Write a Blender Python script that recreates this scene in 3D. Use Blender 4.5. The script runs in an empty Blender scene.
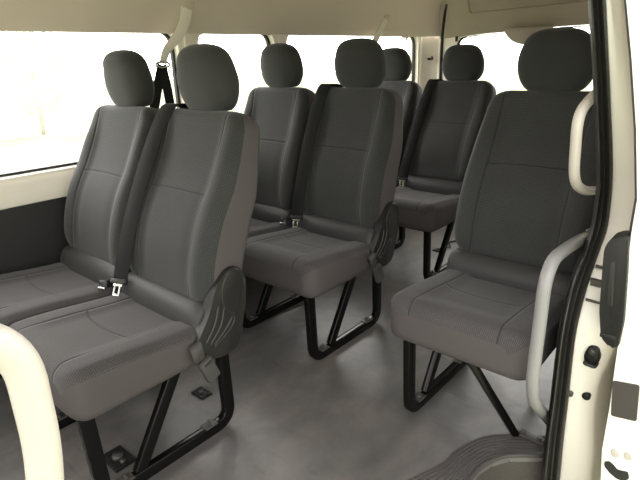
import bpy, bmesh, math, random
from mathutils import Vector, Matrix
random.seed(4)
scene = bpy.context.scene
COL = scene.collection
PI = math.pi

# ------------------------------------------------------------------ materials
def new_mat(name):
    m = bpy.data.materials.new(name); m.use_nodes = True
    nt = m.node_tree; b = nt.nodes['Principled BSDF']
    return m, nt, b
def N(nt, t, **kw):
    n = nt.nodes.new(t)
    for k, v in kw.items(): setattr(n, k, v)
    return n
def plain(name, col, rough=.5, metal=0, bump=0, scale=60, var=0, spec=.5, coat=0):
    m, nt, b = new_mat(name)
    b.inputs['Base Color'].default_value = (*col, 1)
    b.inputs['Roughness'].default_value = rough
    b.inputs['Metallic'].default_value = metal
    b.inputs['Specular IOR Level'].default_value = spec
    b.inputs['Coat Weight'].default_value = coat
    tc = N(nt, 'ShaderNodeTexCoord')
    nz = N(nt, 'ShaderNodeTexNoise'); nz.inputs['Scale'].default_value = scale; nz.inputs['Detail'].default_value = 4
    nt.links.new(tc.outputs['Object'], nz.inputs['Vector'])
    if bump:
        bp = N(nt, 'ShaderNodeBump'); bp.inputs['Strength'].default_value = bump; bp.inputs['Distance'].default_value = .002
        nt.links.new(nz.outputs['Fac'], bp.inputs['Height']); nt.links.new(bp.outputs['Normal'], b.inputs['Normal'])
    if var:
        r = N(nt, 'ShaderNodeValToRGB')
        r.color_ramp.elements[0].position = .3; r.color_ramp.elements[1].position = .7
        r.color_ramp.elements[0].color = (*[c*(1-var) for c in col], 1)
        r.color_ramp.elements[1].color = (*[min(1, c*(1+var)) for c in col], 1)
        nt.links.new(nz.outputs['Fac'], r.inputs['Fac']); nt.links.new(r.outputs['Color'], b.inputs['Base Color'])
    return m
def math_n(nt, op, a, b=None):
    n = N(nt, 'ShaderNodeMath', operation=op)
    for i, v in enumerate((a, b)):
        if v is None: continue
        if isinstance(v, (int, float)): n.inputs[i].default_value = v
        else: nt.links.new(v, n.inputs[i])
    return n.outputs[0]
def fabric(name, col, vseam, hseam, curve, dots=.55, spacing=190):
    """woven seat cloth, with stitched seams at |u| = vseam and v = hseam + curve*u*u (metres in the UV map)"""
    m, nt, b = new_mat(name)
    b.inputs['Roughness'].default_value = .8
    b.inputs['Specular IOR Level'].default_value = .25
    b.inputs['Sheen Weight'].default_value = .15
    b.inputs['Sheen Roughness'].default_value = .5
    uv = N(nt, 'ShaderNodeUVMap'); sx = N(nt, 'ShaderNodeSeparateXYZ'); nt.links.new(uv.outputs[0], sx.inputs[0])
    u, v = sx.outputs[0], sx.outputs[1]
    au = math_n(nt, 'ABSOLUTE', u)
    d = None
    if vseam is not None:
        d1 = math_n(nt, 'ABSOLUTE', math_n(nt, 'SUBTRACT', au, vseam))
        uu = math_n(nt, 'MULTIPLY', math_n(nt, 'MULTIPLY', u, u), curve)
        d2 = math_n(nt, 'ABSOLUTE', math_n(nt, 'SUBTRACT', v, math_n(nt, 'ADD', uu, hseam)))
        outside = math_n(nt, 'GREATER_THAN', au, vseam)
        d2 = math_n(nt, 'ADD', d2, outside)
        d = math_n(nt, 'MINIMUM', d1, d2)
    vo = N(nt, 'ShaderNodeTexVoronoi'); vo.inputs['Scale'].default_value = spacing; vo.inputs['Randomness'].default_value = .15
    nt.links.new(uv.outputs[0], vo.inputs['Vector'])
    tc = N(nt, 'ShaderNodeTexCoord')
    nz = N(nt, 'ShaderNodeTexNoise'); nz.inputs['Scale'].default_value = 9; nz.inputs['Detail'].default_value = 3
    nt.links.new(tc.outputs['Object'], nz.inputs['Vector'])
    r = N(nt, 'ShaderNodeValToRGB'); r.color_ramp.elements[0].position = .15; r.color_ramp.elements[1].position = .55
    r.color_ramp.elements[0].color = (*[c*(1-dots) for c in col], 1); r.color_ramp.elements[1].color = (*[c*(1+dots) for c in col], 1)
    nt.links.new(vo.outputs['Distance'], r.inputs['Fac'])
    mx = N(nt, 'ShaderNodeMix', data_type='RGBA', blend_type='MULTIPLY'); mx.inputs['Factor'].default_value = .35
    nt.links.new(r.outputs['Color'], mx.inputs[6]); nt.links.new(nz.outputs['Fac'], mx.inputs[7])
    nt.links.new(mx.outputs[2], b.inputs['Base Color'])
    h = math_n(nt, 'MULTIPLY', vo.outputs['Distance'], .12)
    if d is not None:
        g = N(nt, 'ShaderNodeMapRange', interpolation_type='SMOOTHSTEP'); g.inputs['From Max'].default_value = .007
        nt.links.new(d, g.inputs['Value'])
        h = math_n(nt, 'ADD', h, math_n(nt, 'MULTIPLY', g.outputs['Result'], 1.6))
        th = N(nt, 'ShaderNodeMix', data_type='RGBA'); lt = math_n(nt, 'LESS_THAN', d, .0016)
        nt.links.new(lt, th.inputs['Factor']); nt.links.new(mx.outputs[2], th.inputs[6]); th.inputs[7].default_value = (col[0]*.35, col[1]*.35, col[2]*.35, 1)
        nt.links.new(th.outputs[2], b.inputs['Base Color'])
    bp = N(nt, 'ShaderNodeBump'); bp.inputs['Strength'].default_value = .8; bp.inputs['Distance'].default_value = .002
    nt.links.new(h, bp.inputs['Height']); nt.links.new(bp.outputs['Normal'], b.inputs['Normal'])
    return m

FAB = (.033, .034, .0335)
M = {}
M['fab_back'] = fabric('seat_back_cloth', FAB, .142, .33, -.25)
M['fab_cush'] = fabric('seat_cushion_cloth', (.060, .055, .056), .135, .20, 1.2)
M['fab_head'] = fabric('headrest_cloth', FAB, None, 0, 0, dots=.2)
M['vinyl'] = plain('seat_side_cloth', (.073, .064, .064), .75, bump=.3, scale=500, spec=.25)
M['roll'] = plain('seat_smooth_cloth', (.040, .040, .040), .5, bump=.15, scale=300, spec=.3)
M['plastic'] = plain('black_moulded_plastic', (.014, .0135, .013), .45, bump=.25, scale=400)
M['steel_black'] = plain('black_painted_steel', (.004, .004, .004), .2, bump=.03, scale=60, spec=.22)
M['chrome'] = plain('bare_steel', (.62, .61, .59), .25, metal=1)
M['webbing'] = plain('black_belt_webbing', (.012, .012, .0125), .7, bump=.5, scale=600, spec=.2)
M['webbing_old'] = plain('grey_belt_webbing', (.05, .046, .045), .7, bump=.5, scale=600)
M['rubber'] = plain('black_rubber', (.012, .012, .011), .5, bump=.2, scale=150, spec=.3)
M['rubber_edge'] = plain('worn_rubber_and_gap_shade', (.03, .029, .027), .38, bump=.2, scale=150)
M['seal'] = plain('door_seal_rubber', (.026, .025, .022), .42, bump=.2, scale=150)
M['paint'] = plain('cream_white_body_paint', (.86, .815, .725), .28, coat=.3, scale=3)
M['paint_dark'] = plain('shut_line_grey', (.09, .08, .065), .6)
M['trim'] = plain('cream_interior_trim', (.76, .71, .63), .5, bump=.1, scale=300)
M['headliner'] = plain('beige_headliner_cloth', (.58, .50, .435), .9, bump=.5, scale=350)
M['headliner_rear'] = plain('beige_rear_header_board', (.38, .33, .275), .8, bump=.3, scale=350)
M['guide'] = plain('beige_belt_guide', (.72, .67, .60), .45)
M['rail'] = plain('cream_rail_plastic', (.46, .425, .375), .38, bump=.08, scale=200)
M['rail_grey'] = plain('grey_rail_plastic', (.22, .215, .212), .35, bump=.05, scale=200)
M['darkpanel'] = plain('dark_grey_lower_panel', (.020, .020, .020), .6, bump=.3, scale=250, spec=.25)
M['hole'] = plain('dark_recess', (.015, .014, .012), .7)
M['step'] = plain('brown_grey_step_mat', (.048, .042, .036), .6, bump=.5, scale=160, var=.15)
M['metalgrey'] = plain('grey_hardware', (.06, .055, .05), .45, bump=.3, scale=90)

M['tread'] = plain('grey_ribbed_tread', (.05,.045,.042), .6, bump=.2, scale=200)
M['metalgrey_mid'] = plain('grey_panel', (.045, .038, .032), .6)
def floor_mat():
    m, nt, b = new_mat('worn_grey_vinyl_floor')
    tc = N(nt, 'ShaderNodeTexCoord')
    mp = N(nt, 'ShaderNodeMapping'); mp.inputs['Scale'].default_value = (1.6, .9, 1); mp.inputs['Rotation'].default_value = (0, 0, .5)
    nt.links.new(tc.outputs['Object'], mp.inputs['Vector'])
    n1 = N(nt, 'ShaderNodeTexNoise'); n1.inputs['Scale'].default_value = 3.2; n1.inputs['Detail'].default_value = 8; n1.inputs['Roughness'].default_value = .62; n1.inputs['Distortion'].default_value = .25
    nt.links.new(mp.outputs[0], n1.inputs['Vector'])
    r = N(nt, 'ShaderNodeValToRGB')
    e = r.color_ramp.elements; e[0].position = .33; e[0].color = (.075, .073, .073, 1); e[1].position = .68; e[1].color = (.175, .154, .14, 1)
    x = r.color_ramp.elements.new(.5); x.color = (.112, .106, .102, 1)
    nt.links.new(n1.outputs['Fac'], r.inputs['Fac'])
    # scuffs
    mp2 = N(nt, 'ShaderNodeMapping'); mp2.inputs['Scale'].default_value = (2, 14, 1); mp2.inputs['Rotation'].default_value = (0, 0, .9)
    nt.links.new(tc.outputs['Object'], mp2.inputs['Vector'])
    n2 = N(nt, 'ShaderNodeTexNoise'); n2.inputs['Scale'].default_value = 3; n2.inputs['Detail'].default_value = 5
    nt.links.new(mp2.outputs[0], n2.inputs['Vector'])
    r2 = N(nt, 'ShaderNodeValToRGB'); r2.color_ramp.elements[0].position = .60; r2.color_ramp.elements[0].color = (1, 1, 1, 1); r2.color_ramp.elements[1].position = .74; r2.color_ramp.elements[1].color = (.72, .72, .72, 1)
    nt.links.new(n2.outputs['Fac'], r2.inputs['Fac'])
    mx = N(nt, 'ShaderNodeMix', data_type='RGBA', blend_type='MULTIPLY'); mx.inputs['Factor'].default_value = 1
    nt.links.new(r.outputs['Color'], mx.inputs[6]); nt.links.new(r2.outputs['Color'], mx.inputs[7])
    nt.links.new(mx.outputs[2], b.inputs['Base Color'])
    # fine ribbed weave + soft wrinkles
    wv = N(nt, 'ShaderNodeTexWave', bands_direction='X'); wv.inputs['Scale'].default_value = 70; wv.inputs['Distortion'].default_value = .3
    nt.links.new(tc.outputs['Object'], wv.inputs['Vector'])
    n3 = N(nt, 'ShaderNodeTexNoise'); n3.inputs['Scale'].default_value = 6; n3.inputs['Detail'].default_value = 2; n3.inputs['Distortion'].default_value = .6
    nt.links.new(tc.outputs['Object'], n3.inputs['Vector'])
    h = math_n(nt, 'ADD', math_n(nt, 'MULTIPLY', wv.outputs['Fac'], .08), math_n(nt, 'MULTIPLY', n3.outputs['Fac'], 2.2))
    bp = N(nt, 'ShaderNodeBump'); bp.inputs['Strength'].default_value = .6; bp.inputs['Distance'].default_value = .004
    nt.links.new(h, bp.inputs['Height']); nt.links.new(bp.outputs['Normal'], b.inputs['Normal'])
    b.inputs['Roughness'].default_value = .40
    b.inputs['Specular IOR Level'].default_value = .9
    return m
M['floor'] = floor_mat()

def glass_mat():
    m, nt, b = new_mat('clear_window_glass')
    out = nt.nodes['Material Output']; nt.nodes.remove(b)
    t = N(nt, 'ShaderNodeBsdfTransparent'); t.inputs['Color'].default_value = (.95, .95, .94, 1)
    g = N(nt, 'ShaderNodeBsdfGlossy'); g.inputs['Roughness'].default_value = .02
    mx = N(nt, 'ShaderNodeMixShader'); mx.inputs[0].default_value = .05
    nt.links.new(t.outputs[0], mx.inputs[1]); nt.links.new(g.outputs[0], mx.inputs[2]); nt.links.new(mx.outputs[0], out.inputs[0])
    return m
M['glass'] = glass_mat()
def grass_mat():
    m, nt, b = new_mat('pale_grass')
    tc = N(nt, 'ShaderNodeTexCoord')
    nz = N(nt, 'ShaderNodeTexNoise'); nz.inputs['Scale'].default_value = .6; nz.inputs['Detail'].default_value = 8
    nt.links.new(tc.outputs['Object'], nz.inputs['Vector'])
    r = N(nt, 'ShaderNodeValToRGB')
    r.color_ramp.elements[0].position = .38; r.color_ramp.elements[0].color = (.27, .31, .17, 1)
    r.color_ramp.elements[1].position = .62; r.color_ramp.elements[1].color = (.40, .41, .31, 1)
    nt.links.new(nz.outputs['Fac'], r.inputs['Fac']); nt.links.new(r.outputs['Color'], b.inputs['Base Color'])
    b.inputs['Roughness'].default_value = 1; b.inputs['Specular IOR Level'].default_value = .05
    return m
M['grass'] = grass_mat()
M['leaf'] = plain('washed_out_leaves', (.72, .74, .66), .9, var=.2, scale=3)  # leaves whitened: the daylight overexposure is put into their colour
M['bark'] = plain('bark', (.62, .60, .55), .9, bump=.5, scale=30)  # bark whitened likewise, so the trunk looks overexposed

# ------------------------------------------------------------------ mesh helpers
def obj(name, bm, mats, parent=None, smooth=True, loc=None, autosmooth=None):
    me = bpy.data.meshes.new(name)
    bmesh.ops.recalc_face_normals(bm, faces=bm.faces)
    bm.to_mesh(me); bm.free()
    if not isinstance(mats, (list, tuple)): mats = [mats]
    for m in mats: me.materials.append(m)
    for p in me.polygons: p.use_smooth = smooth
    if smooth and autosmooth is not None:
        for e in me.edges: pass
        me.set_sharp_from_angle(angle=math.radians(autosmooth))
    o = bpy.data.objects.new(name, me); COL.objects.link(o)
    if parent: o.parent = parent
    if loc: o.location = loc
    return o
def thing(name, label, cat, loc=(0, 0, 0), group=None):
    o = bpy.data.objects.new(name, None); COL.objects.link(o); o.location = loc
    o.empty_display_size = .1
    o['label'] = label; o['category'] = cat
    if group: o['group'] = group
    return o
def tag(o, label, cat, group=None):
    o['label'] = label; o['category'] = cat
    if group: o['group'] = group
    return o
def struct(o, kind='structure'):
    o['kind'] = kind; return o
def bm_new(): return bmesh.new()
def add_box(bm, c, s, bev=0, mi=0, rot=None):
    r = bmesh.ops.create_cube(bm, size=1)
    vs = r['verts']
    mt = Matrix.Translation(c)
    if rot is not None: mt = mt @ rot
    bmesh.ops.transform(bm, matrix=mt @ Matrix.Diagonal((s[0], s[1], s[2], 1)), verts=vs)
    fs = {f for v in vs for f in v.link_faces}
    for f in fs: f.material_index = mi
    if bev:
        es = list({e for v in vs for e in v.link_edges})
        bmesh.ops.bevel(bm, geom=es, offset=bev, segments=3, affect='EDGES', profile=.5)
def loft(bm, rings, cap=True, closed=True, mi=0):
    vs = [[bm.verts.new(p) for p in r] for r in rings]
    n = len(rings[0]); fs = []
    for i in range(len(vs)-1):
        for j in range(n if closed else n-1):
            k = (j+1) % n
            try:
                f = bm.faces.new((vs[i][j], vs[i][k], vs[i+1][k], vs[i+1][j])); f.material_index = mi; fs.append(f)
            except ValueError: pass
    if cap and closed:
        for r in (vs[0], vs[-1]):
            f = bm.faces.new(r); f.material_index = mi; fs.append(f)
    return vs
def sweep(bm, path, prof, side=None, mi=0, scales=None):
    """sweep a closed 2D profile (a along side, b along normal) along path"""
    path = [Vector(p) for p in path]; rings = []
    for i, p in enumerate(path):
        t = (path[min(i+1, len(path)-1)] - path[max(i-1, 0)]).normalized()
        if side is not None:
            s = Vector(side); s = (s - t*s.dot(t)).normalized()
        else:
            if i == 0:
                ref = Vector((0, 0, 1)) if abs(t.z) < .9 else Vector((1, 0, 0))
                s = t.cross(ref).normalized()
            else: s = (prev - t*prev.dot(t)).normalized()
            prev = s
        n = t.cross(s)
        k = scales[i] if scales else 1
        rings.append([p + s*a*k + n*b*k for a, b in prof])
    loft(bm, rings, mi=mi)
def sstep(a, b, x):
    t = max(0, min(1, (x-a)/(b-a))); return t*t*(3-2*t)
def circ(r, n=14, ry=None):
    ry = ry or r
    return [(r*math.cos(2*PI*i/n), ry*math.sin(2*PI*i/n)) for i in range(n)]
def rrect(w, t, r, nc=3):
    """rounded rectangle, half sizes w, t"""
    out = []
    for cx, cy, a0 in ((w-r, t-r, 0), (-w+r, t-r, 90), (-w+r, -t+r, 180), (w-r, -t+r, 270)):
        for i in range(nc+1):
            a = math.radians(a0+90*i/nc); out.append((cx+r*math.cos(a), cy+r*math.sin(a)))
    return out
def catmull(pts, n=8):
    pts = [Vector(p) for p in pts]; out = []
    P = [pts[0]*2-pts[1]] + pts + [pts[-1]*2-pts[-2]]
    for i in range(1, len(P)-2):
        for k in range(n):
            t = k/n; a, b, c, d = P[i-1], P[i], P[i+1], P[i+2]
            out.append(.5*((2*b)+(c-a)*t+(2*a-5*b+4*c-d)*t*t+(3*b-a-3*c+d)*t*t*t))
    out.append(pts[-1]); return out
def fillet(pts, r, n=6):
    """polyline with rounded corners"""
    pts = [Vector(p) for p in pts]; out = [pts[0]]
    for i in range(1, len(pts)-1):
        a, b, c = pts[i-1], pts[i], pts[i+1]
        u = (a-b); v = (c-b); rr = min(r, u.length*.49, v.length*.49)
        p, q = b+u.normalized()*rr, b+v.normalized()*rr
        for k in range(n+1):
            t = k/n; out.append((1-t)**2*p + 2*t*(1-t)*b + t*t*q)
    out.append(pts[-1]); return out
def prism(bm, poly, axis, a0, a1, mi=0, bev=0):
    """extrude a polygon along an axis. poly coordinates are the two other axes in order"""
    def P(u, v, a):
        return {'x': (a, u, v), 'y': (u, a, v), 'z': (u, v, a)}[axis]
    r0 = [bm.verts.new(P(u, v, a0)) for u, v in poly]; r1 = [bm.verts.new(P(u, v, a1)) for u, v in poly]
    n = len(poly); fs = [bm.faces.new(r0), bm.faces.new(r1)]
    for i in range(n): fs.append(bm.faces.new((r0[i], r0[(i+1) % n], r1[(i+1) % n], r1[i])))
    for f in fs: f.material_index = mi
    if bev:
        es = [e for e in fs[0].edges] + [e for e in fs[1].edges]
        bmesh.ops.bevel(bm, geom=es, offset=bev, segments=3, affect='EDGES', profile=.5)
def roundpoly(pts, r, n=5):
    pts = [Vector((p[0], p[1], 0)) for p in pts]; out = []; m = len(pts)
    for i in range(m):
        a, b, c = pts[i-1], pts[i], pts[(i+1) % m]
        u = (a-b); v = (c-b); rr = min(r, u.length*.45, v.length*.45)
        p, q = b+u.normalized()*rr, b+v.normalized()*rr
        for k in range(n+1):
            t = k/n; w = (1-t)**2*p+2*t*(1-t)*b+t*t*q; out.append((w.x, w.y))
    return out
def plate(name, outer, holes, thick, mtx, mat, bev=0):
    """flat plate with holes in its local XY plane, thickness centred, then mapped by mtx"""
    cu = bpy.data.curves.new(name, 'CURVE'); cu.dimensions = '2D'; cu.fill_mode = 'BOTH'
    cu.extrude = thick/2-bev; cu.bevel_depth = bev; cu.bevel_resolution = 2; cu.offset = -bev
    for poly in [outer]+holes:
        s = cu.splines.new('POLY'); s.points.add(len(poly)-1)
        for p, q in zip(s.points, poly): p.co = (q[0], q[1], 0, 1)
        s.use_cyclic_u = True
    tmp = bpy.data.objects.new(name+'_curve', cu); COL.objects.link(tmp)
    bpy.context.view_layer.update()
    me = bpy.data.meshes.new_from_object(tmp.evaluated_get(bpy.context.evaluated_depsgraph_get()))
    me.name = name
    bpy.data.objects.remove(tmp); bpy.data.curves.remove(cu)
    me.transform(mtx); me.materials.clear(); me.materials.append(mat)
    o = bpy.data.objects.new(name, me); COL.objects.link(o); return o
MX = lambda x: Matrix(((0, 0, 1, x), (1, 0, 0, 0), (0, 1, 0, 0), (0, 0, 0, 1)))     # local (u,v) -> (x, Y=u, Z=v)
MY = lambda y: Matrix(((1, 0, 0, 0), (0, 0, -1, y), (0, 1, 0, 0), (0, 0, 0, 1)))    # local (u,v) -> (X=u, y, Z=v)
def rect(a, b, c, d): return [(a, c), (b, c), (b, d), (a, d)]
def lerp_tab(tab, z, i):
    tab = sorted(tab, key=lambda p: p[2])
    if z <= tab[0][2]: return tab[0][i]
    for a, b in zip(tab, tab[1:]):
        if z <= b[2]:
            t = (z-a[2])/max(1e-6, b[2]-a[2]); return a[i]+(b[i]-a[i])*t
    return tab[-1][i]

# ------------------------------------------------------------------ van body
ZC = 1.245       # top of the windows
YR = 3.60        # tailgate plane
XF = -.85        # inner face of the far side
# floor with a cut-out for the step well
fl = [(-.90, -.7), (.735, -.7), (.75, .9), (.766, 1.113), (.768, 1.172), (.782, 1.223), (.814, 1.275), (.893, 1.338), (.905, 1.345), (.905, YR+.05), (-.90, YR+.05)]
bm = bm_new(); prism(bm, fl, 'z', -.025, 0)
struct(obj('floor', bm, M['floor'], smooth=False))
# rounded nosing and ribs along the step edge
edge_in = [(.766, .75), (.766, 1.113), (.768, 1.172), (.782, 1.223), (.814, 1.275), (.893, 1.338)]
edge_out = [(.50, .75), (.655, 1.083), (.676, 1.202), (.729, 1.329), (.859, 1.425), (.90, 1.43)]
bm = bm_new()
ei = catmull([(x, y, 0) for x, y in edge_in], 5); eo = catmull([(x, y, 0) for x, y in edge_out], 5)
sweep(bm, [p+Vector((0, 0, -.002)) for p in ei], rrect(.006, .006, .004))
for k in range(1, 9):
    t = k/9
    sweep(bm, [a.lerp(b, t)+Vector((0, 0, .0005)) for a, b in zip(ei, eo)], rrect(.0035, .0022, .0015))
o = obj('trim_1', bm, M['tread']); struct(o)
# step well: risers and the lower step
bm = bm_new()
well = [(.735, -.7), (.75, .9)] + [(p.x, p.y) for p in ei[2:]]
loft(bm, [[(x, y, -.02) for x, y in well], [(x+.01, y-.008, -.2) for x, y in well]], closed=False, cap=False)
loft(bm, [[(x+.01, y-.008, -.2) for x, y in well], [(1.0, min(y, 1.33), -.2) for x, y in well]], closed=False, cap=False)
bmesh.ops.remove_doubles(bm, verts=bm.verts, dist=.0005)
o = obj('trim_2', bm, M['step'], smooth=False); struct(o)

# far side: wall with three windows
W = [(-.55, 1.445, .750, 1.262), (1.555, 2.045, .750, 1.262), (2.135, 3.50, .750, 1.262)]
holes = [roundpoly(rect(*w), .075) for w in W]
upper = plate('wall_left', rect(-.7, 3.52, .725, 1.42), holes, .05, MX(XF-.025), M['trim'], bev=.004); struct(upper)
bm = bm_new()   # waist rail: ledge under the glass and the cream band
prism(bm, [(XF-.05, .62), (XF+.012, .645), (XF+.016, .657), (XF+.013, .722), (XF+.003, .738), (XF-.05, .742)], 'y', -.7, 3.47)
o = obj('trim_3', bm, M['trim'], autosmooth=30); struct(o)
bm = bm_new(); add_box(bm, (XF-.02, 1.385, .32), (.04, 4.17, .645), .004)
add_box(bm, (XF+.004, .93, .585), (.012, .012, .006), .002)
o = obj('trim_4', bm, M['darkpanel']); struct(o)
bm = bm_new()     # ribs of the pillars between windows
for y0, y1 in ((1.475, 1.53), (2.07, 2.115)):
    add_box(bm, (XF+.004, (y0+y1)/2, .995), (.016, y1-y0, .51), .006)
o = obj('trim_5', bm, M['trim']); struct(o)
# outer skin of the far side
o = plate('trim_6', rect(-.7, 3.6, -.35, 1.5), [roundpoly(rect(w[0]-.01, w[1]+.01, w[2]-.01, w[3]+.01), .08) for w in W], .02, MX(XF-.075), M['paint']); struct(o)
for i, w in enumerate(W):
    p = roundpoly(rect(w[0]+.002, w[1]-.002, w[2]+.002, w[3]-.002), .075)
    q = roundpoly(rect(w[0]+.013, w[1]-.013, w[2]+.011, w[3]-.011), .066)
    f = plate('window_%d' % (i+1), p, [q], .018, MX(XF-.040), M['rubber']); struct(f)
    g = plate('glass', p, [], .004, MX(XF-.040), M['glass']); g.parent = f
# catch at the top of the third window
bm = bm_new(); add_box(bm, (XF+.002, 3.31, 1.246), (.03, .05, .018), .004); add_box(bm, (XF+.012, 3.31, 1.234), (.012, .022, .03), .004)
t = obj('window_catch', bm, M['guide']); tag(t, 'small cream catch at the top edge of the third side window', 'window catch')

# rear corner pillar (lofted in plan) and seam
plan = [(XF, 3.49), (XF+.004, 3.505), (XF+.012, 3.508), (XF+.014, 3.525), (XF+.012, 3.54), (-.815, 3.575), (-.775, 3.605), (-.735, 3.615)]
bm = bm_new()
zs = [0, .3, .62, .64, .9, 1.15, 1.25]
back = [(x-.03 if x < -.80 else x, y+.03) for x, y in plan]
loft(bm, [[(x, y, z) for x, y in plan]+[(x, y, z) for x, y in reversed(back)] for z in zs])
o = obj('trim_7', bm, M['trim'], autosmooth=40); struct(o)
bm = bm_new()
sweep(bm, [(-.727, 3.612, 0), (-.727, 3.612, 1.20), (-.713, 3.588, 1.26), (-.702, 3.576, 1.319), (-.683, 3.556, 1.388), (-.651, 3.531, 1.473), (-.607, 3.496, 1.553)], rrect(.009, .008, .003))
sweep(bm, [(-.742, 3.606, .3), (-.742, 3.606, 1.24)], rrect(.006, .008, .003), mi=1)
o = obj('trim_8', bm, [M['rubber'], M['paint']]); struct(o)
# tailgate with its window
o = plate('wall_back', rect(-.72, .905, -.03, 1.285), [roundpoly([(-.62, .72), (.70, .72), (.70, 1.262), (.1, 1.262), (-.45, 1.245), (-.62, 1.232)], .06)], .05, MY(YR+.04), M['trim'], bev=.004); struct(o)
p = roundpoly([(-.618, .722), (.698, .722), (.698, 1.260), (.1, 1.260), (-.45, 1.243), (-.618, 1.230)], .06); q = roundpoly([(-.608, .732), (.688, .732), (.688, 1.252), (.1, 1.252), (-.45, 1.236), (-.608, 1.223)], .055)
f = plate('window_4', p, [q], .02, MY(YR+.045), M['rubber']); struct(f)
g = plate('glass', p, [], .004, MY(YR+.045), M['glass']); g.parent = f
bm = bm_new()    # small stop on the tailgate glass
add_box(bm, (-.60, 3.585, 1.222), (.014, .02, .035), .003)
obj('glass_stop', bm, M['rubber'], f)
# rear header board above the tailgate, with a recessed panel
bm = bm_new()
prof = [(3.60, 1.243), (3.592, 1.27), (3.575, 1.33), (3.545, 1.42), (3.50, 1.50), (3.40, 1.56), (3.2, 1.60)]
loft(bm, [[(x, y, z+(dz if z < 1.3 else 0)) for y, z in prof] for x, dz in ((-.74, -.014), (-.6, -.008), (-.45, .004), (.1, .020), (.9, .020))], closed=False, cap=False)
o = obj('trim_9', bm, M['headliner_rear']); struct(o)
bm = bm_new()
rp = fillet([(-.50, 3.52, 1.47), (-.50, 3.553, 1.375), (.70, 3.553, 1.392), (.70, 3.52, 1.48)], .03)
sweep(bm, rp, rrect(.005, .005, .003))
o = obj('trim_10', bm, M['headliner_rear']); struct(o)
# shell over the seats: coved headliner
cove = [(XF-.004, 1.246), (XF+.006, 1.258), (XF+.022, 1.30), (XF+.055, 1.37), (XF+.10, 1.44), (XF+.19, 1.52), (XF+.34, 1.575), (XF+.6, 1.60), (0, 1.605), (.35, 1.60), (.6, 1.57), (.76, 1.50), (.84, 1.40), (.87, 1.32)]
bm = bm_new()
ys = [-.7, 0, 1, 2, 2.9, 3.3, 3.45, 3.55, 3.60]
rings = []
for y in ys:
    k = 0 if y < 3.3 else (y-3.3)/.3
    r = []
    for x, z in cove:
        if x < -.4: x = x + k*k*.12*min(1, max(0, (1.60-z)/.3 if z > 1.25 else 1))
        r.append((x, y, z))
    rings.append(r)
loft(bm, rings, closed=False, cap=False)
o = obj('ceiling', bm, M['headliner']); struct(o)
bm = bm_new(); loft(bm, [[(x*1.06, y, z+.04) for x, z in cove] for y in (-.72, 3.66)], closed=False, cap=False)
o = obj('trim_11', bm, M['paint']); struct(o)
# front bulkhead of the cabin with the windscreen opening
o = plate('wall_front', rect(-.92, .95, -.03, 1.62), [roundpoly(rect(-.75, .75, .6, 1.4), .1)], .04, MY(-.7), M['trim']); struct(o)

# near side: seal strip, jamb, body skin
SL = [(0.86, 1.235, 1.36), (0.875, 1.244, 1.261), (0.88, 1.261, 1.215), (0.895, 1.291, 1.096), (0.905, 1.355, 0.939), (0.91, 1.388, 0.851), (0.91, 1.424, 0.781), (0.91, 1.425, 0.688), (0.91, 1.376, 0.62), (0.91, 1.313, 0.572), (0.91, 1.276, 0.503), (0.91, 1.264, 0.409), (0.91, 1.272, 0.229), (0.91, 1.272, 0.121), (0.91, 1.285, -0.042), (0.91, 1.314, -0.2)]
SR = [(0.885, 1.262, 1.36), (0.9, 1.271, 1.26), (0.905, 1.291, 1.214), (0.92, 1.319, 1.095), (0.93, 1.395, 0.936), (0.935, 1.436, 0.846), (0.935, 1.468, 0.776), (0.935, 1.484, 0.677), (0.935, 1.422, 0.611), (0.935, 1.362, 0.551), (0.935, 1.323, 0.477), (0.935, 1.312, 0.398), (0.935, 1.335, 0.21), (0.935, 1.347, 0.077), (0.935, 1.375, -0.102), (0.935, 1.395, -0.25)]
SL = catmull(SL, 4); SR = catmull(SR, 4)
bm = bm_new(); rings = []
prof = [(0, .012), (0, 0), (.04, -.010), (.10, -.012), (.15, -.002), (.22, .006), (.34, .008), (.40, -.002), (.46, -.006), (.52, .004), (.60, .006), (.64, -.004), (.72, -.012), (.86, -.013), (.96, -.006), (1, .004), (1, .014)]
for a, b in zip(SL, SR):
    d = b-a; n = Vector((-.45, .89, 0))
    rings.append([a+d*t+n*k for t, k in prof])
loft(bm, rings)
o = obj('trim_12', bm, M['seal'], autosmooth=50); struct(o)
DL = [(0.942, 1.25, 1.36), (0.942, 1.25, 1.254), (0.952, 1.25, 1.208), (0.978, 1.25, 1.095), (1.006, 1.25, 0.957), (1.029, 1.25, 0.811), (1.029, 1.25, 0.73), (1.033, 1.25, 0.65), (1.039, 1.25, 0.578), (1.041, 1.25, 0.462), (1.043, 1.25, 0.382), (1.046, 1.25, 0.283), (1.046, 1.25, 0.162), (1.061, 1.25, 0.01), (1.061, 1.25, -.35)]
bm = bm_new(); rings = []
for p in SR:
    ox = lerp_tab(DL, p.z, 0)-.022-.03*sstep(.42, .25, p.z)
    rings.append([p+Vector((-.02, .01, 0)), p+Vector((0, .004, 0)), p+Vector((.006, .006, 0)), Vector((p.x*.5+ox*.5-.004, p.y+.012, p.z)), Vector((ox-.018, p.y+.022, p.z)), Vector((ox-.004, p.y+.034, p.z)), Vector((ox, p.y+.05, p.z)), Vector((ox, 2.4, p.z)), Vector((ox, 3.7, p.z))])
loft(bm, rings, closed=False, cap=False)
o = obj('trim_13', bm, M['paint']); struct(o)
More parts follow.
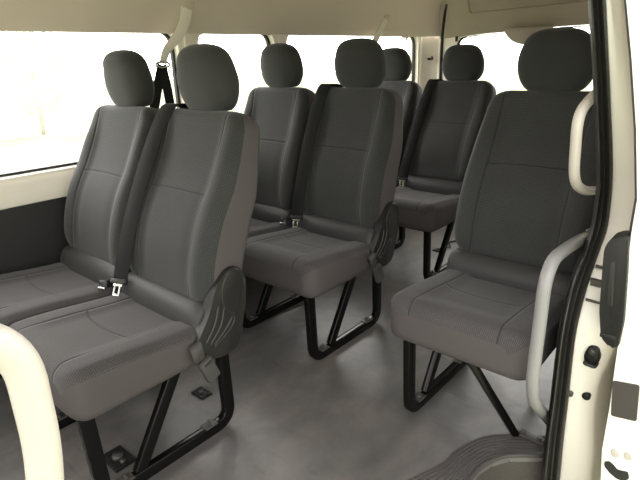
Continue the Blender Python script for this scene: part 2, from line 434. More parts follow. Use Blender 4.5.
# inner face of the near side behind the opening
bm = bm_new()
rings = []
for a, b in zip(SL, SR):
    if a.z < -.03: continue
    rings.append([a+Vector((0, .0, 0)), a+Vector((-.006, .015, 0)), Vector((min(.905, a.x), 1.6, a.z)), Vector((min(.905, a.x), 3.62, a.z))])
zcut = .64
bmA = bm_new(); loft(bmA, [r for r in rings if r[0].z >= .60 and r[0].z <= 1.3], closed=False, cap=False)
o = obj('wall_right', bmA, M['trim']); struct(o)
bmA = bm_new(); loft(bmA, [r for r in rings if r[0].z <= .66], closed=False, cap=False)
for v in bmA.verts: v.co.x -= .004
o = obj('trim_14', bmA, M['darkpanel']); struct(o)
bm.free()
# roof side rail over the door opening and the front door pillar
bm = bm_new(); add_box(bm, (.90, .3, 1.44), (.06, 2.0, .12), .02)
add_box(bm, (.90, -.64, .55), (.08, .12, 1.8), .02)
o = obj('trim_15', bm, M['paint']); struct(o)

# body steps and the slide rail gap seen behind the jamb
bm = bm_new()
def strip(x0, y0, z0, x1, y1, z1, h, mi, out=.006):
    a = Vector((x0, y0, z0)); b = Vector((x1, y1, z1)); c = (a+b)/2; d = b-a
    n = Vector((d.y, -d.x, 0)).normalized()
    vs = [a-n*.01, b-n*.01, b+n*out, a+n*out]
    lo = [bm.verts.new(v-Vector((0, 0, h/2))) for v in vs]; hi = [bm.verts.new(v+Vector((0, 0, h/2))) for v in vs]
    fs = [bm.faces.new(lo), bm.faces.new(hi)]+[bm.faces.new((lo[i], lo[(i+1) % 4], hi[(i+1) % 4], hi[i])) for i in range(4)]
    for f in fs: f.material_index = mi
def jamb_pt(z, k):
    sx = lerp_tab([tuple(p) for p in SR], z, 0); sy = lerp_tab([tuple(p) for p in SR], z, 1); ox = lerp_tab(DL, z, 0)-.022-.03*sstep(.42, .25, z)
    return (sx+(ox-.018-sx)*k, sy+.006+.016*k)
for z, h, mi, out in ((.585, .004, 1, .009), (.552, .016, 1, .009), (.512, .004, 1, .009)):
    a = jamb_pt(z, .04); b = jamb_pt(z, 1.1)
    strip(a[0], a[1], z+.004, b[0], b[1]-.002, z-.004, h, mi, out)
o = obj('trim_16', bm, [M['paint'], M['paint_dark']], smooth=False); struct(o)

# opened sliding door, standing outside the body
bm = bm_new()
L_ = [Vector(p) for p in DL]
poly = [(p.x, p.z) for p in L_]
right = [(1.16, -.35), (1.17, .3), (1.16, .75), (1.12, 1.0), (1.07, 1.25), (1.045, 1.36)]
prism(bm, poly+right, 'y', 1.25, 2.55, bev=0)
fr = [f for f in bm.faces if all(abs(v.co.y-1.25) < 1e-5 for v in f.verts)]
bmesh.ops.bevel(bm, geom=[e for e in fr[0].edges], offset=.004, segments=2, affect='EDGES')
door = obj('door_1', bm, M['paint'], autosmooth=35); struct(door)
bm = bm_new()
hp = [(0.984, 0.695), (0.993, 0.722), (1.027, 0.734), (1.036, 0.65), (1.046, 0.529), (1.044, 0.462), (1.026, 0.460), (1.006, 0.478), (0.994, 0.545)]
prism(bm, roundpoly(hp, .012), 'y', 1.232, 1.29, bev=.004)
h = obj('latch_housing', bm, M['rubber'], door, autosmooth=40); h['label'] = 'black plastic latch housing'
bm = bm_new(); prism(bm, roundpoly([(1.000, .669), (1.011, .671), (1.020, .562), (1.008, .564)], .004), 'y', 1.2295, 1.235, bev=.001)
obj('latch_slot', bm, M['hole'], h)
bm = bm_new(); add_box(bm, (1.02, 1.236, .486), (.034, .014, .012), .003); obj('latch_lip', bm, M['rubber'], h)
def door_mark(name, poly, mat, d=.002, bev=0):
    bm = bm_new(); prism(bm, poly, 'y', 1.2485-d, 1.256, bev=bev); return obj(name, bm, mat, door, autosmooth=40)
door_mark('access_panel', roundpoly([(1.043, .367), (1.098, .377), (1.106, .280), (1.052, .271)], .006), M['metalgrey_mid'])
for (x, z) in ((1.075, .169), (1.103, .175)):
    door_mark('drain_plug', [(x+.0095*math.cos(a*PI/8), z+.011*math.sin(a*PI/8)) for a in range(16)], M['rail'], .003, .001)
door_mark('latch_opening', roundpoly([(1.056, .132), (1.066, .139), (1.076, .134), (1.086, .124), (1.098, .127), (1.109, .130), (1.114, .114), (1.104, .099), (1.086, .099), (1.070, .108), (1.058, .120)], .004), M['hole'])
# dark strip put in for the shade in the gap between jamb and door
bm = bm_new(); sweep(bm, [(p.x-.006, 1.275, p.z) for p in L_[:8]], rrect(.003, .003, .001)); obj('gap_shade_line', bm, M['rubber_edge'], door)

# striker on the jamb
a = jamb_pt(.375, .6)
t = thing('door_striker', 'black door striker bolted to the cream door jamb', 'striker', (a[0]+.004, a[1], .372))
bm = bm_new(); prism(bm, roundpoly([(-.014, -.026), (.014, -.023), (.02, .0), (.012, .03), (-.008, .032), (-.018, .005)], .01), 'y', -.012, .006, bev=.002); obj('striker_plate', bm, M['rubber'], t)
bm = bm_new(); sweep(bm, [(0, -.01, .017), (0, -.018, .017)], circ(.009)); obj('screw', bm, M['metalgrey'], t)
bm = bm_new(); sweep(bm, fillet([(-.01, -.008, -.012), (-.01, -.032, -.012), (.014, -.032, -.014), (.014, -.008, -.014)], .006), circ(.005, 10)); obj('striker_loop', bm, M['plastic'], t)
for (z, k, nm) in ((.235, 0.0, 0), (.235, .92, 1)):
    a = jamb_pt(z, k)
    bm = bm_new(); sweep(bm, [(a[0], a[1]+.004, z), (a[0]+.001, a[1]-.008, z)], circ(.011 if nm else .009, 16)); o = obj('rubber_bumper', bm, M['metalgrey' if not nm else 'rubber'])
    tag(o, 'round dark rubber bumper low on the jamb beside the open door' if nm else 'round grey plug low on the jamb beside the black door seal', 'bumper')

# ------------------------------------------------------------------ grab rails
def tube_obj(name, pts, r, mat, label, cat='grab rail', fil=.04, ry=None, feet=True):
    path = fillet(pts, fil, 8)
    t = thing(name, label, cat, tuple(pts[0]))
    o0 = Vector(pts[0])
    bm = bm_new(); sweep(bm, [p-o0 for p in path], circ(r, 20, ry)); obj('rail', bm, mat, t)
    if feet:
        for a, b in ((pts[0], pts[1]), (pts[-1], pts[-2])):
            a = Vector(a); d = (Vector(b)-a).normalized()
            bm = bm_new(); sweep(bm, [a-o0-d*.004, a-o0+d*.006, a-o0+d*.010], circ(r*1.25, 20), scales=[1, 1, .85]); obj('flange', bm, mat, t)
    return t
tube_obj('grab_rail', [(.884, 1.50, 1.035), (.88, 1.37, 1.01), (.88, 1.285, .98), (.88, 1.315, .82), (.88, 1.42, .775), (.884, 1.58, .745)], .0122, M['rail'], 'short cream grab handle beside the headrest of the single seat', fil=.07)
tube_obj('grab_rail', [(.886, 1.55, .622), (.88, 1.40, .640), (.88, 1.19, .652), (.88, 1.178, .285), (.884, 1.42, .05)], .0158, M['rail_grey'], 'long grey grab rail rising beside the single seat cushion at the doorway', fil=.085)
tube_obj('grab_rail', [(.87, -.585, .985), (.86, .03, .978), (.86, .098, .943), (.86, .097, .859), (.86, .093, .824), (.86, .083, .773), (.86, .065, .60), (.87, -.585, .50)], .0128, M['rail'], 'white curved grab rail close in front at the lower left of the photo', fil=.035)

# ------------------------------------------------------------------ seats
def pad(bm, A, Nn, O, length, w, t, c, g, rw, rt, rc, uvl, ns=44, nf=26, side_mi=1, both=(True, True), rot_s=0):
    """upholstered pad: rounded-rectangle rings perpendicular to A; front side looks along Nn.
       w(s), t(s) half width/thickness, c(s) centre offset along Nn, g(x,s) extra push on the front"""
    A = Vector(A).normalized(); Nn = Vector(Nn).normalized(); X = Vector((1, 0, 0)); O = Vector(O)
    def stations():
        out = []
        e0 = rt*1.0; m = 9
        for i in range(m): out.append(e0*(1-math.cos(PI/2*i/m)))
        k = ns
        for i in range(k+1): out.append(e0+(length-2*e0)*i/k)
        for i in range(1, m+1): out.append(length-e0+e0*math.sin(PI/2*i/m))
        return out
    rings = []; info = []
    for s in stations():
        def inset(R, d):
            return 0 if d >= R else R-math.sqrt(max(0, R*R-(R-d)**2))
        dw = (inset(rw, s) if both[0] else 0)+(inset(rw, length-s) if both[1] else 0)
        dt = inset(rt, s)+inset(rt, length-s)
        W_ = max(.01, w(s)-dw); T_ = max(.0015, t(s)-dt); r = min(rc, T_*.95, W_*.9)
        ring = []; inf = []
        def put(x, n, front, side):
            f = g(x, s)*(1 if T_ > .5*t(s) else T_/(.5*t(s))) if front else 0
            ring.append(O+A*s+Nn*(c(s)+n+f)+X*x); inf.append((x, s, front, side))
        for i in range(nf+1):      # front edge, -x to +x
            x = (-W_+r)+(2*W_-2*r)*i/nf; put(x, T_, True, False)
        for i in range(1, 6):
            a = PI/2-PI/2*i/6; put(W_-r+r*math.cos(a), T_-r+r*math.sin(a), i < 4, False)
        for i in range(4): put(W_, (T_-r)-(2*T_-2*r)*i/3, False, True)
        for i in range(1, 6):
            a = -PI/2*i/6; put(W_-r+r*math.cos(a), -T_+r+r*math.sin(a), False, True)
        for i in range(9): put((W_-r)-(2*W_-2*r)*i/8, -T_, False, True)
        for i in range(1, 6):
            a = -PI/2-PI/2*i/6; put(-W_+r+r*math.cos(a), -T_+r+r*math.sin(a), False, True)
        for i in range(4): put(-W_, (-T_+r)+(2*T_-2*r)*i/3, False, True)
        for i in range(1, 6):
            a = PI-PI/2*i/6; put(-W_+r+r*math.cos(a), T_-r+r*math.sin(a), i > 2, False)
        rings.append(ring); info.append(inf)
    uv = bm.loops.layers.uv.verify()
    n = len(rings[0]); U = []; Vv = [[0]*n for _ in rings]
    for r, inf in zip(rings, info):          # cloth coordinates measured along the surface
        u = [0]*n; mid = nf//2
        for j in range(mid+1, nf+12): u[j] = u[j-1]+(r[j]-r[j-1]).length
        for j in range(mid-1, -12, -1): u[j] = u[j+1]-(r[j]-r[j+1]).length
        U.append(u)
    for j in range(n):
        for i in range(1, len(rings)): Vv[i][j] = Vv[i-1][j]+(rings[i][j]-rings[i-1][j]).length
        m_ = len(rings)//2; off = info[m_][j][1]-Vv[m_][j]
        for i in range(len(rings)): Vv[i][j] += off
    vs = [[bm.verts.new(p) for p in r] for r in rings]
    for i in range(len(vs)-1):
        for j in range(n):
            k = (j+1) % n
            f = bm.faces.new((vs[i][j], vs[i][k], vs[i+1][k], vs[i+1][j]))
            idx = ((i, j), (i, k), (i+1, k), (i+1, j))
            side = sum(info[a][b][3] for a, b in idx) >= 2
            f.material_index = side_mi if side else 0
            for lp, (a, b) in zip(f.loops, idx):
                x, s, fr, sd = info[a][b]
                q = rings[a][b]
                if side: lp[uv].uv = (5+q.dot(A), q.dot(Nn))
                else: lp[uv].uv = (U[a][b], Vv[a][b])
    for r, mi in ((vs[0], side_mi), (vs[-1], 0)):
        f = bm.faces.new(r); f.material_index = mi
        for lp in f.loops: lp[uv].uv = (lp.vert.co.x, 3)

HINGE = Vector((0, .42, .40))
AX = Vector((0, .298, .954)).normalized(); NF = Vector((0, -.954, .298)).normalized()
def back_mesh(xc, wide=.222):
    bm = bm_new(); L = .585
    def w(s): return wide-.012*sstep(.10, 0, s) - .022*sstep(.33, .585, s)
    def t(s): return .066+.008*sstep(0, .15, s)-.022*sstep(.2, .56, s)
    def c(s): return .014*math.sin(PI*min(1, s/.35))-.008*sstep(.25, .5, s)
    def g(x, s):
        ax = abs(x)
        bol = .020*sstep(.115, .165, ax)-.012*sstep(.185, .222, ax)
        return (bol-.006)*sstep(.0, .08, s)*(1-.75*sstep(.42, .57, s)) + .006*math.exp(-((s-.20)/.12)**2)*(1-sstep(.08, .14, ax))
    pad(bm, AX, NF, Vector((0, .462, .425))-HINGE, L, w, t, c, g, .062, .034, .034, 0)
    bmesh.ops.translate(bm, verts=bm.verts, vec=(0, 0, 0))
    return bm
def cushion_mesh(wide=.224):
    bm = bm_new(); L = .43
    def w(s): return wide-.004*sstep(.1, 0, s)
    def t(s): return .073-.014*sstep(.05, .4, s)
    def c(s): return .001-.013*sstep(.05, .4, s)
    def g(x, s):
        ax = abs(x)
        return -.011*(1-sstep(.10, .15, ax))*sstep(.04, .12, s) - .006*sstep(.19, .224, ax)
    pad(bm, (0, 1, 0), (0, 0, 1), (0, -.004, .360), L, w, t, c, g, .052, .040, .032, 0)
    return bm
def head_mesh():
    bm = bm_new()
    uv = bm.loops.layers.uv.verify()
    # (height, half width, half depth, centre offset)
    st = [(0, .03, .02, 0), (.001, .075, .034, 0), (.007, .088, .044, 0), (.018, .100, .048, 0), (.04, .113, .053, -.001), (.07, .121, .056, -.003), (.10, .122, .056, -.006), (.13, .115, .053, -.009), (.155, .103, .054, -.012), (.172, .092, .046, -.014), (.184, .075, .036, -.016), (.191, .055, .024, -.017), (.195, .03, .012, -.018), (.196, .005, .003, -.018)]
    rings = []
    # smooth interpolation of the stations
    sm = catmull([(a, b, c_) for a, b, c_, d in st], 3); sd = catmull([(a, d, 0) for a, b, c_, d in st], 3)
    n = 40
    for q, e in zip(sm, sd):
        ring = []
        for i in range(n):
            a = 2*PI*i/n; ex = 2/2.9
            x = math.copysign(abs(math.cos(a))**ex, math.cos(a))*max(.002, q.y); y = math.copysign(abs(math.sin(a))**ex, math.sin(a))*max(.001, q.z)
            if y > 0: y *= .85
            ring.append(Vector((x, y+e.y, q.x)))
        rings.append(ring)
    vs = [[bm.verts.new(p) for p in r] for r in rings]
    for i in range(len(vs)-1):
        for j in range(n):
            k = (j+1) % n; f = bm.faces.new((vs[i][j], vs[i][k], vs[i+1][k], vs[i+1][j]))
            for lp in f.loops: lp[uv].uv = (lp.vert.co.x if abs(lp.vert.co.x) < .1 else lp.vert.co.x+lp.vert.co.y*.7, lp.vert.co.z)
    bm.faces.new(vs[0]); bm.faces.new(vs[-1])
    return bm
MESH_BACK = MESH_CUSH = MESH_HEAD = None
def link_mesh(name, me, parent, loc):
    o = bpy.data.objects.new(name, me); COL.objects.link(o); o.parent = parent; o.location = loc; return o

def add_position(root, x, rec, lift=0):
    """one sitting position: cushion, backrest, roll, headrest with posts"""
    global MESH_BACK, MESH_CUSH, MESH_HEAD
    out = {}
    if MESH_BACK is None:
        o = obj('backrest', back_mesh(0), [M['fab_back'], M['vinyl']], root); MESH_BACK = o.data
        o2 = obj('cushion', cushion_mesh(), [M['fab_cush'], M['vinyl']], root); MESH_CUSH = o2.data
        o3 = obj('headrest', head_mesh(), M['fab_head'], root); MESH_HEAD = o3.data
    else:
        o = link_mesh('backrest', MESH_BACK, root, (0, 0, 0)); o2 = link_mesh('cushion', MESH_CUSH, root, (0, 0, 0)); o3 = link_mesh('headrest', MESH_HEAD, root, (0, 0, 0))
    rot = Matrix.Rotation(rec, 3, 'X')
    o.location = HINGE+Vector((x, 0, lift)); o.rotation_euler = (rec, 0, 0)
    o2.location = (x, 0, 0)
    hp = HINGE+rot@(Vector((0, .645, .984+lift))-HINGE)
    o3.location = hp+Vector((x, 0, 0)); o3.rotation_euler = (-.02, 0, 0)
    for sx in (-.052, .052):
        bm = bm_new(); sweep(bm, [(sx, 0, .02), (sx, -.002, -.012), (sx, -.006, -.06)], circ(.0055, 10)); obj('post', bm, M['chrome'], o3)
        bm = bm_new(); sweep(bm, [(sx, -.002, -.022), (sx, -.002, -.008), (sx, -.002, -.004)], circ(.013, 14), scales=[1, 1, .8]); obj('post_collar', bm, M['plastic'], o3)
    bm = bm_new()   # smooth roll that closes the gap behind the cushion
    prof = [(.046*math.copysign(abs(math.cos(2*PI*i/24))**.8, math.cos(2*PI*i/24))+.012*math.sin(2*PI*i/24), .054*math.copysign(abs(math.sin(2*PI*i/24))**.8, math.sin(2*PI*i/24))) for i in range(24)]
    xs = [-.214, -.210, -.198, -.165, 0, .165, .198, .210, .214]; sc = [.5, .8, .96, 1, 1, 1, .96, .8, .5]
    loft(bm, [[(x+xx, .410+p*k, .414+q*k) for p, q in prof] for xx, k in zip(xs, sc)])
    obj('back_roll', bm, M['roll'], root)
    return o, o2, o3

def frame(root, x, diag=True, side_leg=None):
    P = rrect(.0125, .0195, .004)
    path = fillet([(x, .036, .325), (x, .046, .018), (x, .475, .018), (x, .470, .33)], .055, 8)
    bm = bm_new(); sweep(bm, path, P, side=(1, 0, 0)); f = obj('leg_frame', bm, M['steel_black'], root, autosmooth=40)
    bm = bm_new(); sweep(bm, [(x, .325, .325), (x, .150, .036)], rrect(.011, .0185, .004), side=(1, 0, 0)); obj('brace', bm, M['steel_black'], root, autosmooth=40)
    for y in (.105, .395):
        bm = bm_new(); add_box(bm, (x, y, .0385), (.034, .045, .005), .0015); sweep(bm, [(x, y, .040), (x, y, .050)], circ(.0095, 6)); sweep(bm, [(x, y, .050), (x, y, .056)], circ(.005, 8)); obj('bolt', bm, M['metalgrey'], f, autosmooth=40)
    return f

def recliner(root, x, s=1):
    pts = [(.450, .548), (.478, .569), (.512, .568), (.536, .547), (.541, .50), (.532, .44), (.516, .385), (.496, .31), (.43, .305), (.368, .322), (.333, .352), (.338, .378), (.366, .412), (.398, .455), (.412, .49), (.426, .522)]
    bm = bm_new(); prism(bm, roundpoly([(a, b-.012) for a, b in pts], .02, 3), 'x', x, x+.036*s, bev=.006)
    r = obj('recliner_cover', bm, M['plastic'], root, autosmooth=50); r['label'] = 'black plastic recliner cover'
    bm = bm_new()
    sweep(bm, [(x+.036*s, y, z-.012) for y, z in [(v.x-.012, v.y) for v in catmull([(.545, .50, 0), (.543, .53, 0), (.525, .555, 0), (.50, .562, 0), (.478, .545, 0), (.462, .51, 0), (.462, .47, 0), (.477, .44, 0), (.497, .42, 0), (.490, .395, 0), (.455, .37, 0), (.415, .350, 0)], 5)]], circ(.0035, 8))
    obj('rim', bm, M['plastic'], r)
    for k, (a, b, c) in enumerate((((.432, .47), (.412, .42), (.372, .370)), ((.452, .462), (.432, .408), (.388, .362)), ((.478, .42), (.448, .39), (.402, .356)))):
        bm = bm_new(); sweep(bm, catmull([(x+.036*s, a[0], a[1]-.012), (x+.037*s, b[0], b[1]-.012), (x+.036*s, c[0], c[1]-.012)], 6), circ(.003, 8)); obj('grille_rib', bm, M['rubber_edge'], r)
    # buckle hanging on a short strap at the front of the cover
    st = fillet([(x+.030*s, .342, .378), (x+.048*s, .334, .368), (x+.052*s, .340, .328)], .015)
    bm = bm_new(); sweep(bm, st, rrect(.018, .0014, .001, 1), side=(0, .87, .5)); obj('buckle_strap', bm, M['webbing_old'], r)
    bm = bm_new(); add_box(bm, (x+.056*s, .362, .293), (.022, .044, .076), .006, rot=Matrix.Rotation(.35, 4, 'X')); b = obj('buckle', bm, M['webbing_old'], r)
    bm = bm_new(); add_box(bm, (x+.0675*s, .354, .320), (.003, .026, .008), .001, rot=Matrix.Rotation(.35, 4, 'X')); obj('buckle_mouth', bm, M['hole'], r)
    return r

def belt(root, x, rec):
    """shoulder webbing built into the backrest, running over its bolster down to the seat joint"""
    rot = Matrix.Rotation(rec, 3, 'X')
    def B(dx, s, n): return HINGE+rot@(Vector((0, .462, .425))+AX*s+NF*n-HINGE)+Vector((x+dx, 0, 0))
    pts = [B(.01, .575, -.055), B(.008, .598, -.02), B(.004, .590, .036), B(.0, .53, .063), B(-.006, .40, .086), B(-.010, .25, .104), B(-.014, .10, .112), B(-.018, .03, .110)]
    pts.append(Vector((x-.018, .356, .446)))
    path = catmull(pts, 6)
    bm = bm_new(); sweep(bm, path, rrect(.0285, .0011, .0008, 1), side=(.93, .36, .0)); b = obj('belt_webbing', bm, M['webbing'], root, autosmooth=60)
    bm = bm_new(); p = B(.0, .585, -.02); add_box(bm, p, (.062, .05, .018), .006); obj('belt_outlet', bm, M['plastic'], root)
    # tongue: a steel plate with a square hole
    c = Vector((x-.018, .350, .448)); R = Matrix.Translation(c)@Matrix.Rotation(.45, 4, 'Z')@Matrix.Rotation(.95, 4, 'X')
    bm = bm_new()
    for q, d in (((-.0095, -.022, 0), (.006, .034, .004)), ((.0095, -.022, 0), (.006, .034, .004)), ((0, -.037, 0), (.025, .008, .004)), ((0, -.003, 0), (.034, .012, .005))): add_box(bm, q, d, .001)
    bmesh.ops.transform(bm, matrix=R, verts=bm.verts)
    t = obj('belt_tongue', bm, M['chrome'], root)
    bm = bm_new(); add_box(bm, (0, .008, .002), (.060, .016, .012), .004); bmesh.ops.transform(bm, matrix=R, verts=bm.verts); obj('tongue_grip', bm, M['plastic'], t)
    bm = bm_new(); add_box(bm, Vector((x-.088, .350, .432)), (.032, .060, .026), .005, rot=Matrix.Rotation(.45, 4, 'Z')@Matrix.Rotation(-.25, 4, 'X')); b = obj('belt_buckle', bm, M['plastic'], root)
    bm = bm_new(); add_box(bm, Vector((x-.074, .320, .426)), (.028, .012, .014), .003, rot=Matrix.Rotation(.45, 4, 'Z')); obj('buckle_button', bm, M['chrome'], b)

def crossbars(root, xa, xb):
    bm = bm_new(); sweep(bm, [(xa, .045, .295), (xb, .045, .295)], rrect(.0125, .012, .003)); obj('cross_bar', bm, M['steel_black'], root, autosmooth=40)
    bm = bm_new(); sweep(bm, [(xa, .44, .295), (xb, .44, .295)], rrect(.0125, .012, .003)); obj('cross_bar', bm, M['steel_black'], root, autosmooth=40)

def double_seat(xm, y, rec, label, lift=0):
    t = thing('double_seat', label, 'van seat', (xm, y, 0), 'double seats along the windows')
    for x in (-.231, .231): add_position(t, x, rec, lift)
    for x in (-.015, .405): frame(t, x)
    crossbars(t, -.40, .405)
    recliner(t, .434)
    belt(t, .072, rec)
    return t
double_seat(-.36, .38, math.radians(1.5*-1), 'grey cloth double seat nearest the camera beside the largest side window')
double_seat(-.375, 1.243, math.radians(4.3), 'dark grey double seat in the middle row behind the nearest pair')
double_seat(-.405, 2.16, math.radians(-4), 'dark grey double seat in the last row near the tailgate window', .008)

t = thing('single_seat', 'dark grey single seat on its own beside the doorway grab rails', 'van seat', (.638, 1.200, 0))
add_position(t, .003, math.radians(-1.2), .012)
frame(t, -.150)
bm = bm_new(); sweep(bm, [(.045, .015, .325), (.155, .170, .0)], rrect(.010, .0115, .003), side=(.8, -.5, .0)); obj('leg', bm, M['steel_black'], t, autosmooth=40)
bm = bm_new(); sweep(bm, [(.034, .40, .325), (.147, .36, .0)], rrect(.010, .0115, .003), side=(.8, .5, .0)); obj('leg', bm, M['steel_black'], t, autosmooth=40)
bm = bm_new(); add_box(bm, (.193, .185, .004), (.09, .03, .008), .002)
for dx in (.173, .223): sweep(bm, [(dx, .185, .006), (dx, .185, .016)], circ(.008, 6))
obj('floor_plate', bm, M['metalgrey'], t, autosmooth=40)
crossbars(t, -.17, .15)

# ------------------------------------------------------------------ shoulder belts hanging from the wall trim
def shoulder_belt(y, label, full=True):
    t = thing('shoulder_belt', label, 'seat belt', (XF+.03, y, 1.34))
    O = Vector((XF+.03, y, 1.34))
    top = Vector((-.80, y, 1.345)); 
    pts = [top+Vector((0, -.045, 0)), Vector((-.795, y-.065, 1.295)), Vector((-.79, y-.105, 1.24)), Vector((-.795, y-.170, 1.18)), Vector((-.80, y-.198, 1.125))] if full else [top, Vector((-.795, y-.05, 1.30)), Vector((-.79, y-.16, 1.19)), Vector((-.79, y-.22, 1.12))]
    bm = bm_new(); sweep(bm, [p-O for p in catmull(pts, 6)], rrect(.027 if full else .022, .004, .003, 2), side=(.15, .8, -.55), scales=None if not full else [1-.45*i/24 for i in range(25)]); obj('belt_guide', bm, M['guide'], t, autosmooth=50)
    bm = bm_new(); add_box(bm, Vector((-.822, y-(.035 if full else -.01), 1.325))-O, (.03, .07, .11), .008, rot=Matrix.Rotation(.35, 4, 'Y')); obj('anchor_cover', bm, M['headliner'], t)
    e = pts[-1]
    # steel loop
    bm = bm_new(); lp = [e+Vector((0, .034*math.cos(a*PI/10), .012*math.sin(a*PI/10)-.006))-O for a in range(21)]
    sweep(bm, lp, circ(.005, 8)); obj('belt_loop', bm, M['chrome'], t)
    if not full: return t
    bm = bm_new()
    a = e+Vector((0, -.002, -.008))
    sweep(bm, [a-O, a+Vector((.005, -.045, -.10))-O, a+Vector((.01, -.075, -.18))-O, a+Vector((.0, -.09, -.5))-O], rrect(.022, .0012, .001, 1), side=(.1, 1, 0))
    sweep(bm, [a+Vector((-.01, .004, 0))-O, a+Vector((-.015, .02, -.10))-O, a+Vector((-.02, .03, -.2))-O, a+Vector((-.02, .04, -.55))-O], rrect(.022, .0012, .001, 1), side=(.1, 1, 0))
    obj('belt_webbing', bm, M['webbing'], t)
shoulder_belt(1.52, 'black shoulder belt on a cream guide arm hanging at the first window pillar')
shoulder_belt(3.0, 'cream belt guide arm hanging before the rearmost side window', False)

# ------------------------------------------------------------------ small things
bm = bm_new()
rings = []
for k in range(9):
    a = PI/2*k/8; r = math.cos(a); z = -math.sin(a)
    rings.append([(-.095+.155*max(r, .02)*math.cos(b*PI/12), 3.565+.055*max(r, .02)*math.sin(b*PI/12), 1.268+.105*z) for b in range(24)])
loft(bm, rings)
o = obj('brake_lamp_housing', bm, M['headliner_rear']); tag(o, 'rounded beige lamp housing hanging over the middle of the tailgate window', 'lamp housing')
t = thing('coat_hook', 'small black coat hook on the cream rear corner pillar', 'coat hook', (-.803, 3.572, 1.095))
bm = bm_new(); add_box(bm, (0, 0, 0), (.012, .04, .016), .003); obj('hook_base', bm, M['rubber'], t)
bm = bm_new(); sweep(bm, fillet([(0, .0, 0), (.03, -.005, -.004), (.032, -.02, .018)], .008), circ(.006, 10)); obj('hook', bm, M['rubber'], t)
for (x, y, r, lab) in ((-.187, 2.67, .018, 'black floor anchor ring in front of the last row double seat'), (-.153, .89, .02, 'black floor anchor behind the nearest double seat legs'), (-.085, .53, .03, 'black floor anchor plate between the nearest double seat legs')):
    t = thing('floor_anchor', lab, 'anchor', (x, y, 0))
    bm = bm_new(); add_box(bm, (0, 0, .004), (r*3.2, r*2.2, .008), .002); obj('anchor_plate', bm, M['rubber'], t)
    bm = bm_new(); sweep(bm, [(0, 0, .008), (0, 0, .018)], circ(r*.55, 14)); sweep(bm, [(r, 0, .008), (r, 0, .016)], circ(r*.3, 6)); obj('anchor_bolt', bm, M['metalgrey'], t)
bm = bm_new(); sweep(bm, catmull([(-.187, 2.69, .012), (-.15, 2.75, .008), (-.20, 2.84, .006), (-.15, 2.95, .006), (-.25, 3.1, .006)], 8), circ(.004, 8))
o = obj('floor_cable', bm, M['rubber']); tag(o, 'thin black cable lying on the rear floor behind the anchor ring', 'cable')

# ------------------------------------------------------------------ outside
bm = bm_new(); bmesh.ops.create_grid(bm, x_segments=4, y_segments=4, size=60)
for v in bm.verts: v.co.z = -.62
o = obj('ground', bm, M['grass'], smooth=False); struct(o)
def tree(x, y, h, r, n, label):
    t = thing('tree', label, 'tree', (x, y, -.62))
    bm = bm_new(); sweep(bm, [(0, 0, 0), (.05, .03, h*.4), (0, .05, h*.75)], circ(h*.012, 10), scales=[1.2, .9, .4]); obj('trunk', bm, M['bark'], t)
    bm = bm_new()
    for i in range(n):
        a = random.uniform(0, 2*PI); q = random.random()**.5; zz = random.uniform(-1, 1)
        c = Vector((math.cos(a)*q*r*math.sqrt(1-zz*zz*.7), math.sin(a)*q*r*math.sqrt(1-zz*zz*.7), h*.56+zz*h*.42))
        s = random.uniform(.05, .11); u = Vector((random.gauss(0, 1), random.gauss(0, 1), random.gauss(0, 1))).normalized(); v = u.orthogonal().normalized()
        bm.faces.new([bm.verts.new(c+u*s), bm.verts.new(c+v*s*.5), bm.verts.new(c-u*s), bm.verts.new(c-v*s*.5)])
    obj('foliage', bm, M['leaf'], t, smooth=False)
tree(-14.5, 6.1, 4.2, .8, 1500, 'faint slender tree outside the big window, washed out by daylight')
tree(-15.5, 3.8, 3.0, 1.2, 1300, 'faint round bushy tree at the left edge outside the big window')

# ------------------------------------------------------------------ light
w = bpy.data.worlds.new('World'); scene.world = w; w.use_nodes = True
nt = w.node_tree; bg = nt.nodes['Background']
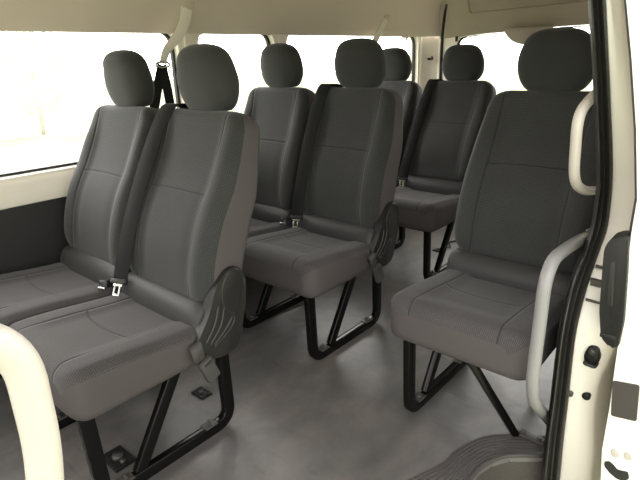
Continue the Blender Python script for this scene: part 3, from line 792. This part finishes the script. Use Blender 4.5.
# hazy sky, much brighter on the side of the big windows than behind the doorway
geo = N(nt, 'ShaderNodeTexCoord'); dt = N(nt, 'ShaderNodeVectorMath', operation='DOT_PRODUCT')
nt.links.new(geo.outputs['Generated'], dt.inputs[0]); dt.inputs[1].default_value = Vector((-.9, .10, .42)).normalized()
lobe = math_n(nt, 'POWER', math_n(nt, 'MAXIMUM', dt.outputs['Value'], 0.0), 1.5)
nt.links.new(math_n(nt, 'ADD', math_n(nt, 'MULTIPLY', lobe, 10.5), 1.25), bg.inputs[1])
d2 = N(nt, 'ShaderNodeVectorMath', operation='DOT_PRODUCT')
nt.links.new(geo.outputs['Generated'], d2.inputs[0]); d2.inputs[1].default_value = Vector((-.15, 1, .35)).normalized()
lobe2 = math_n(nt, 'POWER', math_n(nt, 'MAXIMUM', d2.outputs['Value'], 0.0), 4.0)
nt.links.new(math_n(nt, 'ADD', bg.inputs[1].links[0].from_socket, math_n(nt, 'MULTIPLY', lobe2, 10.0)), bg.inputs[1])
d3 = N(nt, 'ShaderNodeVectorMath', operation='DOT_PRODUCT')
nt.links.new(geo.outputs['Generated'], d3.inputs[0]); d3.inputs[1].default_value = Vector((.55, -.8, .25)).normalized()
lobe3 = math_n(nt, 'POWER', math_n(nt, 'MAXIMUM', d3.outputs['Value'], 0.0), 2.0)
nt.links.new(math_n(nt, 'ADD', bg.inputs[1].links[0].from_socket, math_n(nt, 'MULTIPLY', lobe3, 3.3)), bg.inputs[1])
bg.inputs[0].default_value = (1.0, .985, .965, 1)

# ------------------------------------------------------------------ camera
yaw, pitch, roll, F = math.radians(41.548), math.radians(19.147), math.radians(-2.056), 519.033
fw = Vector((-math.sin(yaw)*math.cos(pitch), math.cos(yaw)*math.cos(pitch), -math.sin(pitch)))
r = Vector((math.cos(yaw), math.sin(yaw), 0)); u = r.cross(fw)
r2 = r*math.cos(roll)+u*math.sin(roll); u2 = u*math.cos(roll)-r*math.sin(roll)
cam = bpy.data.cameras.new('Camera'); co = bpy.data.objects.new('Camera', cam); COL.objects.link(co)
m = Matrix((r2, u2, -fw)).transposed().to_4x4(); m.translation = Vector((1.228, 0, 1.117)); co.matrix_world = m
cam.sensor_width = 36; cam.lens = F/640*36; cam.clip_start = .02
scene.camera = co
scene.view_settings.view_transform = 'Standard'; scene.view_settings.look = 'None'
scene.view_settings.exposure = 0; scene.view_settings.gamma = 1; scene.view_settings.use_curve_mapping = False
